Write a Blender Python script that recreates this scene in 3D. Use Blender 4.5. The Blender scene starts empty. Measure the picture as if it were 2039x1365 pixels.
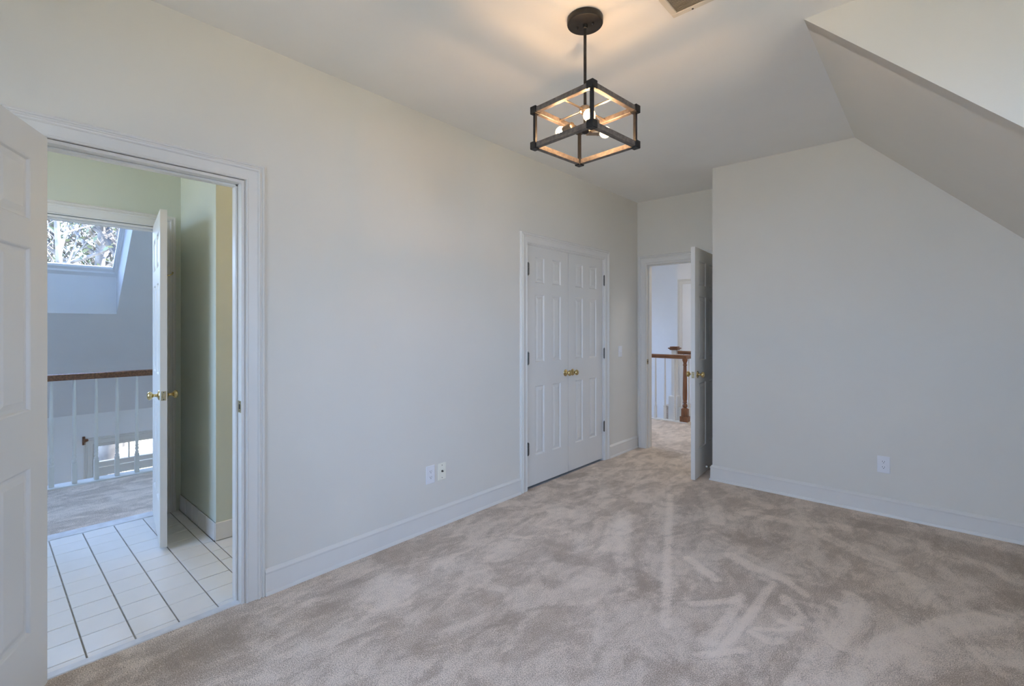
import bpy, bmesh, math, random
import numpy as np
from mathutils import Vector, Matrix

S = bpy.context.scene
COL = S.collection
R = math.radians
PI = math.pi

# ------------------------------------------------------------------ camera
CAM_X, CAM_Z, FPX, YAW, HOR = 2.5148, 1.34, 947.74, R(41.7546), 652.0
cd = bpy.data.cameras.new('camera')
cam = bpy.data.objects.new('camera', cd)
COL.objects.link(cam)
cam.location = (CAM_X, 0, CAM_Z)
cam.rotation_euler = (PI / 2, 0, YAW)
cd.sensor_fit = 'HORIZONTAL'
cd.sensor_width = 36.0
cd.lens = 36.0 * FPX / 2039.0
cd.shift_y = (HOR - 682.5) / 2039.0
cd.clip_start = 0.02
cd.clip_end = 200
S.camera = cam

# ------------------------------------------------------------------ world, exposure
SKY = 11.0
w = bpy.data.worlds.new('sky')
S.world = w
w.use_nodes = True
nt = w.node_tree
nt.nodes.clear()
tc = nt.nodes.new('ShaderNodeTexCoord')
sp = nt.nodes.new('ShaderNodeSeparateXYZ')
rp = nt.nodes.new('ShaderNodeValToRGB')
bg = nt.nodes.new('ShaderNodeBackground')
wo = nt.nodes.new('ShaderNodeOutputWorld')
rp.color_ramp.elements[0].position = 0.0
rp.color_ramp.elements[0].color = (0.45, 0.655, 1.0, 1)
rp.color_ramp.elements[1].position = 0.8
rp.color_ramp.elements[1].color = (0.33, 0.53, 1.0, 1)
nt.links.new(tc.outputs['Generated'], sp.inputs[0])
nt.links.new(sp.outputs['Z'], rp.inputs[0])
nt.links.new(rp.outputs[0], bg.inputs[0])
bg.inputs[1].default_value = SKY
nt.links.new(bg.outputs[0], wo.inputs[0])

S.view_settings.view_transform = 'Standard'
S.view_settings.look = 'None'
S.view_settings.exposure = 0.08
S.view_settings.gamma = 1.0
S.view_settings.use_curve_mapping = False
S.cycles.diffuse_bounces = 8
S.cycles.max_bounces = 14
S.cycles.transparent_max_bounces = 12

SUN = 48.0
BULB = 3900.0          # emission of the pendant's bulbs
BATH_LAMP = 25.0       # vanity lamp of the bathroom


sl = bpy.data.lights.new('sun', 'SUN')
sl.energy = SUN
sl.color = (1.0, .93, .82)
sl.angle = R(0.6)
so = bpy.data.objects.new('sun', sl)
COL.objects.link(so)
so.rotation_euler = Vector((-.12, -.50, -.86)).to_track_quat('-Z', 'Y').to_euler()


def portal(name, loc, rot, sx, sy):
    """marks a window opening so that daylight is sampled through it"""
    l = bpy.data.lights.new(name, 'AREA')
    l.shape = 'RECTANGLE'
    l.size, l.size_y = sx, sy
    l.cycles.is_portal = True
    o = bpy.data.objects.new(name, l)
    COL.objects.link(o)
    o.location = loc
    o.rotation_euler = rot
    return o


def lamp(name, loc, power, color, radius):
    l = bpy.data.lights.new(name, 'POINT')
    l.energy = power
    l.color = color
    l.shadow_soft_size = radius
    o = bpy.data.objects.new(name, l)
    COL.objects.link(o)
    o.location = loc
    return o


# ------------------------------------------------------------------ materials
def mat(name, color, rough=0.5, metal=0.0, spec=0.5, var=0.0, vscale=3.0, bump=0.0, bscale=200.0, coat=0.0, color2=None, stretch=None):
    m = bpy.data.materials.new(name)
    m.use_nodes = True
    n = m.node_tree.nodes
    L = m.node_tree.links
    b = n['Principled BSDF']
    b.inputs['Base Color'].default_value = (*color, 1)
    b.inputs['Roughness'].default_value = rough
    b.inputs['Metallic'].default_value = metal
    b.inputs['Specular IOR Level'].default_value = spec
    b.inputs['Coat Weight'].default_value = coat
    t = None
    if var or bump:
        t = n.new('ShaderNodeTexCoord')
        mp = n.new('ShaderNodeMapping')
        if stretch:
            mp.inputs['Scale'].default_value = stretch
        L.new(t.outputs['Object'], mp.inputs[0])
    if var:
        nz = n.new('ShaderNodeTexNoise')
        nz.inputs['Scale'].default_value = vscale
        nz.inputs['Detail'].default_value = 5
        L.new(mp.outputs[0], nz.inputs['Vector'])
        mx = n.new('ShaderNodeMix')
        mx.data_type = 'RGBA'
        c2 = color2 or tuple(max(0, c * (1 - var)) for c in color)
        mx.inputs[6].default_value = (*color, 1)
        mx.inputs[7].default_value = (*c2, 1)
        mr = n.new('ShaderNodeMapRange')
        mr.inputs['From Min'].default_value = 0.35
        mr.inputs['From Max'].default_value = 0.65
        L.new(nz.outputs[0], mr.inputs[0])
        L.new(mr.outputs[0], mx.inputs[0])
        L.new(mx.outputs[2], b.inputs['Base Color'])
    if bump:
        nb = n.new('ShaderNodeTexNoise')
        nb.inputs['Scale'].default_value = bscale
        nb.inputs['Detail'].default_value = 3
        L.new(mp.outputs[0], nb.inputs['Vector'])
        bp = n.new('ShaderNodeBump')
        bp.inputs['Strength'].default_value = bump
        bp.inputs['Distance'].default_value = 0.002
        L.new(nb.outputs[0], bp.inputs['Height'])
        L.new(bp.outputs[0], b.inputs['Normal'])
    return m


def emit(name, color, strength):
    m = bpy.data.materials.new(name)
    m.use_nodes = True
    n = m.node_tree.nodes
    b = n['Principled BSDF']
    b.inputs['Base Color'].default_value = (0.9, 0.85, 0.75, 1)
    b.inputs['Emission Color'].default_value = (*color, 1)
    b.inputs['Emission Strength'].default_value = strength
    return m


def glass(name):
    m = bpy.data.materials.new(name)
    m.use_nodes = True
    n = m.node_tree.nodes
    L = m.node_tree.links
    n.clear()
    o = n.new('ShaderNodeOutputMaterial')
    tr = n.new('ShaderNodeBsdfTransparent')
    tr.inputs[0].default_value = (0.97, 0.97, 0.97, 1)
    gl = n.new('ShaderNodeBsdfGlossy')
    gl.inputs['Roughness'].default_value = 0.02
    fr = n.new('ShaderNodeFresnel')
    fr.inputs[0].default_value = 1.45
    mx = n.new('ShaderNodeMixShader')
    L.new(fr.outputs[0], mx.inputs[0])
    L.new(tr.outputs[0], mx.inputs[1])
    L.new(gl.outputs[0], mx.inputs[2])
    L.new(mx.outputs[0], o.inputs[0])
    return m


M = {}
M['wall'] = mat('wall_paint', (0.75, 0.725, 0.662), 0.75, spec=0.25, var=0.03, vscale=1.5, bump=0.12, bscale=260)
M['ceiling'] = mat('ceiling_paint', (0.84, 0.83, 0.80), 0.85, spec=0.15, var=0.02, bump=0.1, bscale=200)
M['hall_wall'] = mat('hall_wall_paint', (0.87, 0.875, 0.88), 0.75, spec=0.2, var=0.02, bump=0.1, bscale=260)
M['bath_wall'] = mat('bath_wall_paint', (0.66, 0.695, 0.60), 0.6, spec=0.3, var=0.02, bump=0.1, bscale=260)
M['trim'] = mat('trim_paint', (0.765, 0.75, 0.71), 0.38, spec=0.45, var=0.02, vscale=6)
M['door'] = mat('door_paint', (0.755, 0.74, 0.70), 0.42, spec=0.45, var=0.02, vscale=5, bump=0.05, bscale=120, stretch=(1, 1, 0.1))
M['tile'] = mat('tile_glaze', (0.82, 0.80, 0.765), 0.16, spec=0.5, var=0.03, vscale=9)
M['grout'] = mat('tile_grout', (0.30, 0.28, 0.23), 0.9, var=0.3, vscale=20)
M['marble'] = mat('marble_saddle', (0.74, 0.75, 0.76), 0.25, var=0.15, vscale=14)
M['brass'] = mat('polished_brass', (0.66, 0.52, 0.26), 0.2, 1.0, var=0.12, vscale=30)
M['old_brass'] = mat('dull_brass', (0.55, 0.46, 0.28), 0.35, 1.0, var=0.2, vscale=60)
M['pewter'] = mat('dark_pewter', (0.16, 0.155, 0.14), 0.4, 0.9, var=0.3, vscale=90)
M['black'] = mat('black_metal', (0.035, 0.034, 0.034), 0.45, 0.6, var=0.25, vscale=60)
M['bronze'] = mat('brushed_bronze', (0.045, 0.043, 0.041), 0.42, 0.7, var=0.3, vscale=30)
M['greywood'] = mat('weathered_bar', (0.20, 0.165, 0.14), 0.5, 0.25, var=0.45, vscale=60, stretch=(1, 1, 1))
M['nickel'] = mat('aged_nickel', (0.42, 0.33, 0.24), 0.3, 0.9, var=0.2, vscale=40)
M['plastic'] = mat('white_plastic', (0.82, 0.82, 0.84), 0.35, spec=0.4, var=0.02)
M['ivory'] = mat('ivory_plastic', (0.90, 0.88, 0.76), 0.4, spec=0.4, var=0.02)
M['slot'] = mat('dark_slot', (0.02, 0.02, 0.02), 0.7, var=0.2)
M['oak'] = mat('stained_oak', (0.26, 0.115, 0.048), 0.38, spec=0.5, var=0.5, vscale=26, bump=0.15, bscale=90, color2=(0.13, 0.052, 0.022), stretch=(0.25, 3.0, 3.0))
M['oakv'] = mat('stained_oak_upright', (0.27, 0.115, 0.05), 0.38, spec=0.5, var=0.5, vscale=26, bump=0.15, bscale=90, color2=(0.13, 0.05, 0.022), stretch=(3.0, 3.0, 0.25))
M['sash'] = mat('sash_enamel', (0.92, 0.93, 0.94), 0.35, var=0.02)
M['glass'] = glass('window_glass')
M['filament'] = emit('lit_filament', (1.0, 0.60, 0.30), BULB)


def bulb_glass(name):
    m = bpy.data.materials.new(name)
    m.use_nodes = True
    n = m.node_tree.nodes
    L = m.node_tree.links
    n.clear()
    o = n.new('ShaderNodeOutputMaterial')
    tr = n.new('ShaderNodeBsdfTransparent')
    em = n.new('ShaderNodeEmission')
    em.inputs[0].default_value = (1.0, 0.74, 0.42, 1)
    em.inputs[1].default_value = 6.0
    gl = n.new('ShaderNodeBsdfGlossy')
    gl.inputs['Roughness'].default_value = 0.05
    m1 = n.new('ShaderNodeMixShader')
    m1.inputs[0].default_value = 0.80
    m2 = n.new('ShaderNodeMixShader')
    m2.inputs[0].default_value = 0.06
    L.new(tr.outputs[0], m1.inputs[1])
    L.new(em.outputs[0], m1.inputs[2])
    L.new(m1.outputs[0], m2.inputs[1])
    L.new(gl.outputs[0], m2.inputs[2])
    L.new(m2.outputs[0], o.inputs[0])
    return m


M['bulb'] = bulb_glass('glowing_bulb_glass')
M['vent'] = mat('vent_enamel', (0.66, 0.61, 0.52), 0.5, spec=0.3, var=0.04)
M['duct'] = mat('duct_dark', (0.46, 0.38, 0.28), 0.8, var=0.2)
M['rubber'] = mat('white_rubber', (0.85, 0.85, 0.82), 0.6, var=0.03)
M['plank'] = mat('foyer_floor_wood', (0.34, 0.24, 0.16), 0.35, var=0.35, vscale=12, stretch=(0.2, 3, 1))
M['bark'] = mat('tree_bark', (0.045, 0.043, 0.042), 0.9, var=0.55, vscale=3.5, bump=0.6, bscale=12, color2=(0.12, 0.115, 0.11))
M['bark_pale'] = mat('pale_bark', (0.26, 0.25, 0.24), 0.9, var=0.5, vscale=4, bump=0.5, bscale=14, color2=(0.09, 0.088, 0.085))
M['leaf'] = mat('leaf_green', (0.075, 0.10, 0.055), 0.6, var=0.5, vscale=2.0, color2=(0.10, 0.13, 0.075))
M['grass'] = mat('lawn_grass', (0.34, 0.31, 0.22), 0.9, var=0.5, vscale=3)
M['siding'] = mat('outer_siding', (0.5, 0.5, 0.5), 0.8, var=0.1)


def carpet_mat(name, nap=True, dark=(0.39, 0.308, 0.235), light=(0.89, 0.76, 0.635)):
    m = bpy.data.materials.new(name)
    m.use_nodes = True
    n = m.node_tree.nodes
    L = m.node_tree.links
    b = n['Principled BSDF']
    b.inputs['Roughness'].default_value = 0.95
    b.inputs['Specular IOR Level'].default_value = 0.1
    b.inputs['Sheen Weight'].default_value = 0.15
    t = n.new('ShaderNodeTexCoord')

    def noise(scale, detail, dist, vec, rough=0.55):
        z = n.new('ShaderNodeTexNoise')
        z.inputs['Scale'].default_value = scale
        z.inputs['Detail'].default_value = detail
        z.inputs['Roughness'].default_value = rough
        z.inputs['Distortion'].default_value = dist
        L.new(vec, z.inputs['Vector'])
        return z.outputs[0]

    def rng(x, a, c, lo=0.0, hi=1.0):
        r = n.new('ShaderNodeMapRange')
        r.interpolation_type = 'SMOOTHSTEP'
        r.inputs['From Min'].default_value = a
        r.inputs['From Max'].default_value = c
        r.inputs['To Min'].default_value = lo
        r.inputs['To Max'].default_value = hi
        L.new(x, r.inputs[0])
        return r.outputs[0]

    def math_(op, a, c):
        q = n.new('ShaderNodeMath')
        q.operation = op
        for i, v in enumerate((a, c)):
            if isinstance(v, (int, float)):
                q.inputs[i].default_value = v
            else:
                L.new(v, q.inputs[i])
        return q.outputs[0]
    mp = n.new('ShaderNodeMapping')
    mp.inputs['Rotation'].default_value = (0, 0, R(-25))
    mp.inputs['Scale'].default_value = (1.0, 0.55, 1.0)
    L.new(t.outputs['Object'], mp.inputs[0])
    big = rng(noise(4.6, 10, 0.6, mp.outputs[0], 0.70), 0.43, 0.56)
    mid = rng(noise(15.0, 6, 0.5, mp.outputs[0], 0.68), 0.40, 0.60)
    v = math_('ADD', math_('MULTIPLY', big, 0.38), math_('MULTIPLY', mid, 0.24))
    if nap:
        at = n.new('ShaderNodeAttribute')
        at.attribute_name = 'nap'
        v = math_('ADD', v, at.outputs['Fac'])
    else:
        v = math_('ADD', v, 0.1)
    tuft = noise(230, 3, 0.0, t.outputs['Object'], 0.7)
    tf = rng(tuft, 0.36, 0.64, -0.55, 0.55)
    v = math_('ADD', v, tf)
    ramp = n.new('ShaderNodeValToRGB')
    ramp.color_ramp.elements[0].position = 0.0
    ramp.color_ramp.elements[0].color = (*dark, 1)
    ramp.color_ramp.elements[1].position = 1.0
    ramp.color_ramp.elements[1].color = (*light, 1)
    L.new(v, ramp.inputs[0])
    L.new(ramp.outputs[0], b.inputs['Base Color'])
    bp = n.new('ShaderNodeBump')
    bp.inputs['Strength'].default_value = 0.5
    bp.inputs['Distance'].default_value = 0.006
    L.new(tuft, bp.inputs['Height'])
    L.new(bp.outputs[0], b.inputs['Normal'])
    return m


M['carpet'] = carpet_mat('carpet_pile')
M['hall_carpet'] = carpet_mat('hall_carpet_pile', nap=False)


# ------------------------------------------------------------------ mesh helpers
def box(bm, x0, x1, y0, y1, z0, z1, bev=0.0, seg=1):
    vs = [bm.verts.new((x, y, z)) for x in (x0, x1) for y in (y0, y1) for z in (z0, z1)]
    F = [(0, 1, 3, 2), (4, 6, 7, 5), (0, 4, 5, 1), (2, 3, 7, 6), (0, 2, 6, 4), (1, 5, 7, 3)]
    fs = [bm.faces.new([vs[i] for i in f]) for f in F]
    if bev:
        es = list({e for f in fs for e in f.edges})
        bmesh.ops.bevel(bm, geom=es, offset=bev, segments=seg, affect='EDGES', profile=0.5)
    return fs


def prism(bm, poly, a, b, axis='y'):
    """extrude a polygon along an axis: poly in (x,z) for 'y', (y,z) for 'x', (x,y) for 'z'"""
    def P(p, t):
        if axis == 'y':
            return (p[0], t, p[1])
        if axis == 'x':
            return (t, p[0], p[1])
        return (p[0], p[1], t)
    A = [bm.verts.new(P(p, a)) for p in poly]
    B = [bm.verts.new(P(p, b)) for p in poly]
    n = len(poly)
    bm.faces.new(A)
    bm.faces.new(B[::-1])
    for i in range(n):
        j = (i + 1) % n
        bm.faces.new((A[i], B[i], B[j], A[j]))


def frame_of(d):
    d = Vector(d).normalized()
    u = d.orthogonal().normalized()
    return u, d.cross(u)


def tube(bm, pts, radii, seg=10, cap=True):
    pts = [Vector(p) for p in pts]
    if isinstance(radii, (int, float)):
        radii = [radii] * len(pts)
    rings = []
    u = None
    for i, p in enumerate(pts):
        d = (pts[min(i + 1, len(pts) - 1)] - pts[max(i - 1, 0)]).normalized()
        if u is None:
            u = d.orthogonal().normalized()
        else:
            u = (u - d * u.dot(d))
            u = u.normalized() if u.length > 1e-6 else d.orthogonal().normalized()
        v = d.cross(u)
        rings.append([bm.verts.new(p + (u * math.cos(2 * PI * k / seg) + v * math.sin(2 * PI * k / seg)) * radii[i]) for k in range(seg)])
    for a, b in zip(rings, rings[1:]):
        for k in range(seg):
            j = (k + 1) % seg
            bm.faces.new((a[k], a[j], b[j], b[k]))
    if cap:
        bm.faces.new(rings[0][::-1])
        bm.faces.new(rings[-1])


def lathe(bm, prof, seg=20, mtx=None):
    """prof: list of (radius, height) revolved about local z, then moved by mtx"""
    mtx = mtx or Matrix()
    rings = []
    for r, z in prof:
        if r < 1e-6:
            rings.append([bm.verts.new(mtx @ Vector((0, 0, z)))])
        else:
            rings.append([bm.verts.new(mtx @ Vector((r * math.cos(2 * PI * k / seg), r * math.sin(2 * PI * k / seg), z))) for k in range(seg)])
    for a, b in zip(rings, rings[1:]):
        for k in range(seg):
            j = (k + 1) % seg
            if len(a) == 1 and len(b) == 1:
                continue
            if len(a) == 1:
                bm.faces.new((a[0], b[j], b[k]))
            elif len(b) == 1:
                bm.faces.new((a[k], a[j], b[0]))
            else:
                bm.faces.new((a[k], a[j], b[j], b[k]))
    if len(rings[0]) > 1:
        bm.faces.new(rings[0][::-1])
    if len(rings[-1]) > 1:
        bm.faces.new(rings[-1])


def along(p, d):
    """matrix that puts local z on direction d at point p"""
    q = Vector((0, 0, 1)).rotation_difference(Vector(d).normalized())
    return Matrix.Translation(Vector(p)) @ q.to_matrix().to_4x4()


def sweep(bm, pts, outs, nrm, prof):
    """profile of (out, normal) pairs carried along pts with mitred offset vectors"""
    rings = []
    nrm = Vector(nrm)
    for p, o in zip(pts, outs):
        rings.append([bm.verts.new(Vector(p) + Vector(o) * a + nrm * b) for a, b in prof])
    n = len(prof)
    for r0, r1 in zip(rings, rings[1:]):
        for k in range(n):
            j = (k + 1) % n
            bm.faces.new((r0[k], r0[j], r1[j], r1[k]))
    bm.faces.new(rings[0][::-1])
    bm.faces.new(rings[-1])


def B():
    return bmesh.new()


def obj(name, bm, m, parent=None, smooth=None, loc=None, rot=None):
    bmesh.ops.recalc_face_normals(bm, faces=bm.faces[:])
    me = bpy.data.meshes.new(name)
    bm.to_mesh(me)
    bm.free()
    me.materials.append(M[m] if isinstance(m, str) else m)
    if smooth is not None:
        me.polygons.foreach_set('use_smooth', [True] * len(me.polygons))
        me.set_sharp_from_angle(angle=R(smooth))
    o = bpy.data.objects.new(name, me)
    COL.objects.link(o)
    if parent is not None:
        o.parent = parent
    if loc is not None:
        o.location = loc
    if rot is not None:
        o.rotation_euler = rot
    return o


def tag(o, label, cat, group=None, kind=None):
    o['label'] = label
    o['category'] = cat
    if group:
        o['group'] = group
    if kind:
        o['kind'] = kind
    return o


def struct(name, bm, m, label, cat, smooth=None):
    return tag(obj(name, bm, m, None, smooth), label, cat, kind='structure')


def thing(name, loc, label, cat, rz=0.0, group=None, kind=None):
    o = bpy.data.objects.new(name, None)
    o.empty_display_size = 0.1
    COL.objects.link(o)
    o.location = loc
    o.rotation_euler = (0, 0, rz)
    return tag(o, label, cat, group, kind)


def dup(o, parent, loc=None, rot=None):
    c = o.copy()
    COL.objects.link(c)
    c.parent = parent
    if loc is not None:
        c.location = loc
    if rot is not None:
        c.rotation_euler = rot
    return c


# ------------------------------------------------------------------ room sizes (metres)
H = 2.743
X1, Y1, Y2 = 1.039, 4.306, 4.938          # recess corner, back wall, recess end
YR = -1.8                                  # wall behind the camera
XS, XK = 2.063, 3.95                       # where the slope leaves the ceiling, knee wall
ZK = H - (XK - XS)
YD0, YD1 = 0.30, 2.50                      # dormer cheeks
XF = -5.6                                  # foyer front wall
XH = -3.09                                 # hall slope start
XB = -1.65                                 # bathroom's hall wall
LOW = -2.75

# ------------------------------------------------------------------ floors
STROKES = [  # brushed marks in the pile, on the floor plane: (points), half width, strength
]


def px(u, v):
    """floor point where the photograph shows pixel u, v"""
    X = (u - 1019.5) / FPX
    Y = -(v - HOR) / FPX
    c, s = math.cos(YAW), math.sin(YAW)
    t = -CAM_Z / Y
    return (CAM_X + t * (c * X - s), t * (s * X + c))


for pts, hw, st in [
    ([(1372, 1112), (1395, 1130), (1425, 1152)], .030, .40), ([(1378, 1202), (1430, 1198), (1476, 1190)], .022, .42),
    ([(1474, 1184), (1446, 1240), (1412, 1278)], .026, .30), ([(1540, 1160), (1490, 1228), (1437, 1292)], .020, .45),
    ([(1545, 1148), (1572, 1160), (1604, 1184)], .024, .42), ([(1562, 1202), (1562, 1186), (1598, 1226), (1575, 1244), (1556, 1236)], .018, .40),
    ([(1506, 1251), (1550, 1254), (1594, 1249)], .014, .36), ([(1498, 1258), (1530, 1276), (1556, 1275)], .022, .36),
    ([(1388, 1303), (1430, 1300), (1480, 1293)], .018, .36), ([(1455, 1105), (1500, 1130), (1560, 1150)], .040, .30),
    ([(1335, 985), (1331, 1060), (1328, 1150), (1326, 1245)], .022, .30), ([(1590, 1365), (1640, 1300), (1690, 1232), (1700, 1190)], .045, .34),
    ([(1660, 1365), (1760, 1290), (1900, 1242), (2000, 1225)], .060, .30), ([(1245, 1020), (1238, 1100), (1252, 1165)], .05, .22),
    ([(1265, 1030), (1225, 1052), (1215, 1090)], .06, .22), ([(1100, 1060), (1180, 1085), (1150, 1150)], .10, .16),
    ([(1630, 1060), (1720, 1105), (1790, 1130), (1860, 1200)], .05, .24), ([(1660, 1200), (1720, 1215), (1690, 1180)], .03, .28),
    ([(780, 1160), (930, 1115), (1120, 1020)], .10, .16), ([(560, 1290), (700, 1215), (900, 1160)], .08, .12),
    ([(1380, 1365), (1440, 1310), (1400, 1280)], .05, .2), ([(1130, 1365), (1160, 1290), (1180, 1200)], .05, .14),
    ([(1340, 930), (1400, 980), (1430, 1040)], .05, .18), ([(1480, 1020), (1580, 1040), (1680, 1050)], .05, .16),
    ([(1820, 1330), (1900, 1300), (2030, 1310)], .06, .2), ([(1560, 1190), (1640, 1210), (1600, 1330)], .02, .2),
    # darker, brushed the other way
    ([(1050, 972), (1085, 958), (1105, 966)], .07, -.30), ([(1128, 950), (1160, 944)], .06, -.28),
    ([(1260, 1140), (1295, 1160), (1275, 1180)], .06, -.26), ([(1150, 985), (1230, 960)], .06, -.18),
    ([(1330, 905), (1360, 900)], .12, -.26), ([(1900, 1085), (1990, 1110), (2039, 1130)], .14, -.34),
    ([(1850, 1068), (1700, 1040)], .08, -.22), ([(480, 1250), (420, 1290), (330, 1330)], .10, -.22),
    ([(700, 1170), (640, 1220), (560, 1260)], .09, -.16), ([(860, 1290), (980, 1260), (1010, 1230)], .08, -.18),
    ([(1120, 1110), (1160, 1120), (1100, 1160)], .06, -.2), ([(1960, 1210), (2030, 1190)], .07, -.28),
    ([(1430, 1050), (1500, 1080), (1560, 1070)], .06, -.18), ([(1400, 1250), (1380, 1340)], .05, -.16),
]:
    STROKES.append(([px(*p) for p in pts], hw, st))


def carpet_grid():
    x0, x1, y0, y1, d = -0.009, XK, YR, Y2 + 0.06, 0.014
    xs = np.append(np.arange(x0, x1, d), x1)
    ys = np.append(np.arange(y0, y1, d), y1)
    gx, gy = np.meshgrid(xs, ys, indexing='ij')
    nap = np.full(gx.shape, 0.13)
    for pts, hw, st in STROKES:
        best = np.full(gx.shape, 9.0)
        for (ax, ay), (bx, by) in zip(pts, pts[1:]):
            dx, dy = bx - ax, by - ay
            t = np.clip(((gx - ax) * dx + (gy - ay) * dy) / max(1e-9, dx * dx + dy * dy), 0, 1)
            best = np.minimum(best, np.hypot(gx - ax - t * dx, gy - ay - t * dy))
        e_ = np.clip((1.25 - best / hw) / 0.55, 0, 1)
        nap += 1.35 * st * e_ * e_ * (3 - 2 * e_)
    nap = np.clip(nap, -0.32, 0.75)
    nx, ny = gx.shape
    z = 0.0015 * (nap - 0.13)
    verts = np.stack([gx, gy, z], -1).reshape(-1, 3)
    idx = np.arange(nx * ny).reshape(nx, ny)
    f = np.stack([idx[:-1, :-1], idx[1:, :-1], idx[1:, 1:], idx[:-1, 1:]], -1).reshape(-1, 4)
    c = verts[f].mean(1)
    f = f[~((c[:, 0] > X1 + .12) & (c[:, 1] > Y1 + .1))]
    me = bpy.data.meshes.new('floor')
    me.from_pydata(verts.tolist(), [], f.tolist())
    at = me.attributes.new('nap', 'FLOAT', 'POINT')
    at.data.foreach_set('value', nap.reshape(-1).astype(np.float32))
    me.polygons.foreach_set('use_smooth', [True] * len(me.polygons))
    me.materials.append(M['carpet'])
    o = bpy.data.objects.new('floor', me)
    COL.objects.link(o)
    return tag(o, 'beige cut-pile bedroom carpet with brushed footprints and vacuum marks', 'floor', kind='structure')


carpet_grid()
bm = B()
box(bm, -0.009, XK, YR, Y2 + 0.06, -0.25, -0.02)
box(bm, -0.75, -0.009, 2.6, 4.5, -0.25, -0.003)                     # closet floor
struct('floor', bm, 'siding', 'subfloor below the bedroom carpet', 'floor')

# hall carpet: an L round the open stairwell
bm = B()
box(bm, -2.93, XB - 0.105, -1.5, 6.60, -0.25, 0.0)
box(bm, XB - 0.105, 4.0, Y2 + 0.06, 6.60, -0.25, 0.0)
box(bm, -0.10, 4.0, 6.60, 9.5, -0.25, 0.0)
box(bm, -1.0, -0.10, 7.86, 9.5, -0.25, 0.0)
struct('floor', bm, 'hall_carpet', 'grey beige carpet of the upstairs hall round the stairwell', 'floor')
bm = B()
box(bm, XF - 0.2, 0.2, -1.6, 9.6, LOW - 0.2, LOW)
struct('floor', bm, 'plank', 'foyer floor at the bottom of the stairwell', 'floor')

# bathroom tile
bath_floor = None
bm = B()
box(bm, XB, -0.054, -1.3, 0.985, -0.25, -0.004)
box(bm, -0.868, -0.054, 0.985, 2.3, -0.25, -0.004)
bath_floor = struct('floor', bm, 'grout', 'bathroom floor of square cream glazed tiles with dark grout', 'floor')
tile_cache = {}


def tile_mesh(sx, sy, sz=0.010):
    k = (round(sx, 3), round(sy, 3), round(sz, 3))
    if k not in tile_cache:
        b = B()
        box(b, -sx / 2, sx / 2, -sy / 2, sy / 2, -sz, 0, bev=0.0014)
        o = obj('tile', b, 'tile', bath_floor)
        tile_cache[k] = o
        return o, True
    return tile_cache[k], False


GX, GY = 0.0042, 0.0056
rt = random.Random(4)
xj = [-0.054] + [-0.095 - 0.1572 * k for k in range(10)] + [XB + 0.003]
yj = [-1.3] + [0.293 + 0.1582 * k for k in range(-10, 5)] + [0.985]
cells = [(xj[i + 1], xj[i], yj[j], yj[j + 1]) for i in range(len(xj) - 1) for j in range(len(yj) - 1)]
yj2 = [0.985] + [0.293 + 0.1582 * k for k in range(5, 13)] + [2.3]
xj2 = [x for x in xj if x > -0.868] + [-0.868]
cells += [(xj2[i + 1], xj2[i], yj2[j], yj2[j + 1]) for i in range(len(xj2) - 1) for j in range(len(yj2) - 1)]
for a, b_, c, d in cells:
    sx, sy = b_ - a - GX, d - c - GY
    if sx < 0.01 or sy < 0.01:
        continue
    o, first = tile_mesh(sx, sy)
    if not first:
        o = dup(o, bath_floor)
    o.location = ((a + b_) / 2, (c + d) / 2, rt.uniform(-0.0004, 0.0004))
    o.rotation_euler = (rt.uniform(-.002, .002), rt.uniform(-.002, .002), 0)
bm = B()
box(bm, -0.054, -0.009, 0.125, 0.855, -0.02, 0.004, bev=0.003)
struct('trim_1', bm, 'marble', 'white marble saddle between bathroom tile and bedroom carpet', 'threshold')
bm = B()
box(bm, -1.755, XB, 0.14, 0.87, -0.02, 0.004, bev=0.003)
struct('trim_2', bm, 'marble', 'white marble saddle between bathroom tile and hall carpet', 'threshold')

# ------------------------------------------------------------------ walls
DZ = 2.055                                   # head of the bathroom doorways
D1A, D1B = 0.125, 0.862                      # bathroom doorway in the left wall
CLA, CLB, CLZ = 3.000, 4.215, 2.036          # closet doorway
FDA, FDB, FDZ = 0.100, 0.900, 2.048          # far doorway


def wall_x(bm, xa, xb, ya, yb, z0, z1, holes):
    """slab between xa..xb running along y with (ya,yb,zb,zt) holes"""
    y = ya
    for (a, b, zb, zt) in sorted(holes):
        if a > y:
            box(bm, xa, xb, y, a, z0, z1)
        if zb > z0:
            box(bm, xa, xb, a, b, z0, zb)
        if zt < z1:
            box(bm, xa, xb, a, b, zt, z1)
        y = b
    if y < yb:
        box(bm, xa, xb, y, yb, z0, z1)


def wall_y(bm, ya, yb, xa, xb, z0, z1, holes):
    x = xa
    for (a, b, zb, zt) in sorted(holes):
        if a > x:
            box(bm, x, a, ya, yb, z0, z1)
        if zb > z0:
            box(bm, a, b, ya, yb, z0, zb)
        if zt < z1:
            box(bm, a, b, ya, yb, zt, z1)
        x = b
    if x < xb:
        box(bm, x, xb, ya, yb, z0, z1)


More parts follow.
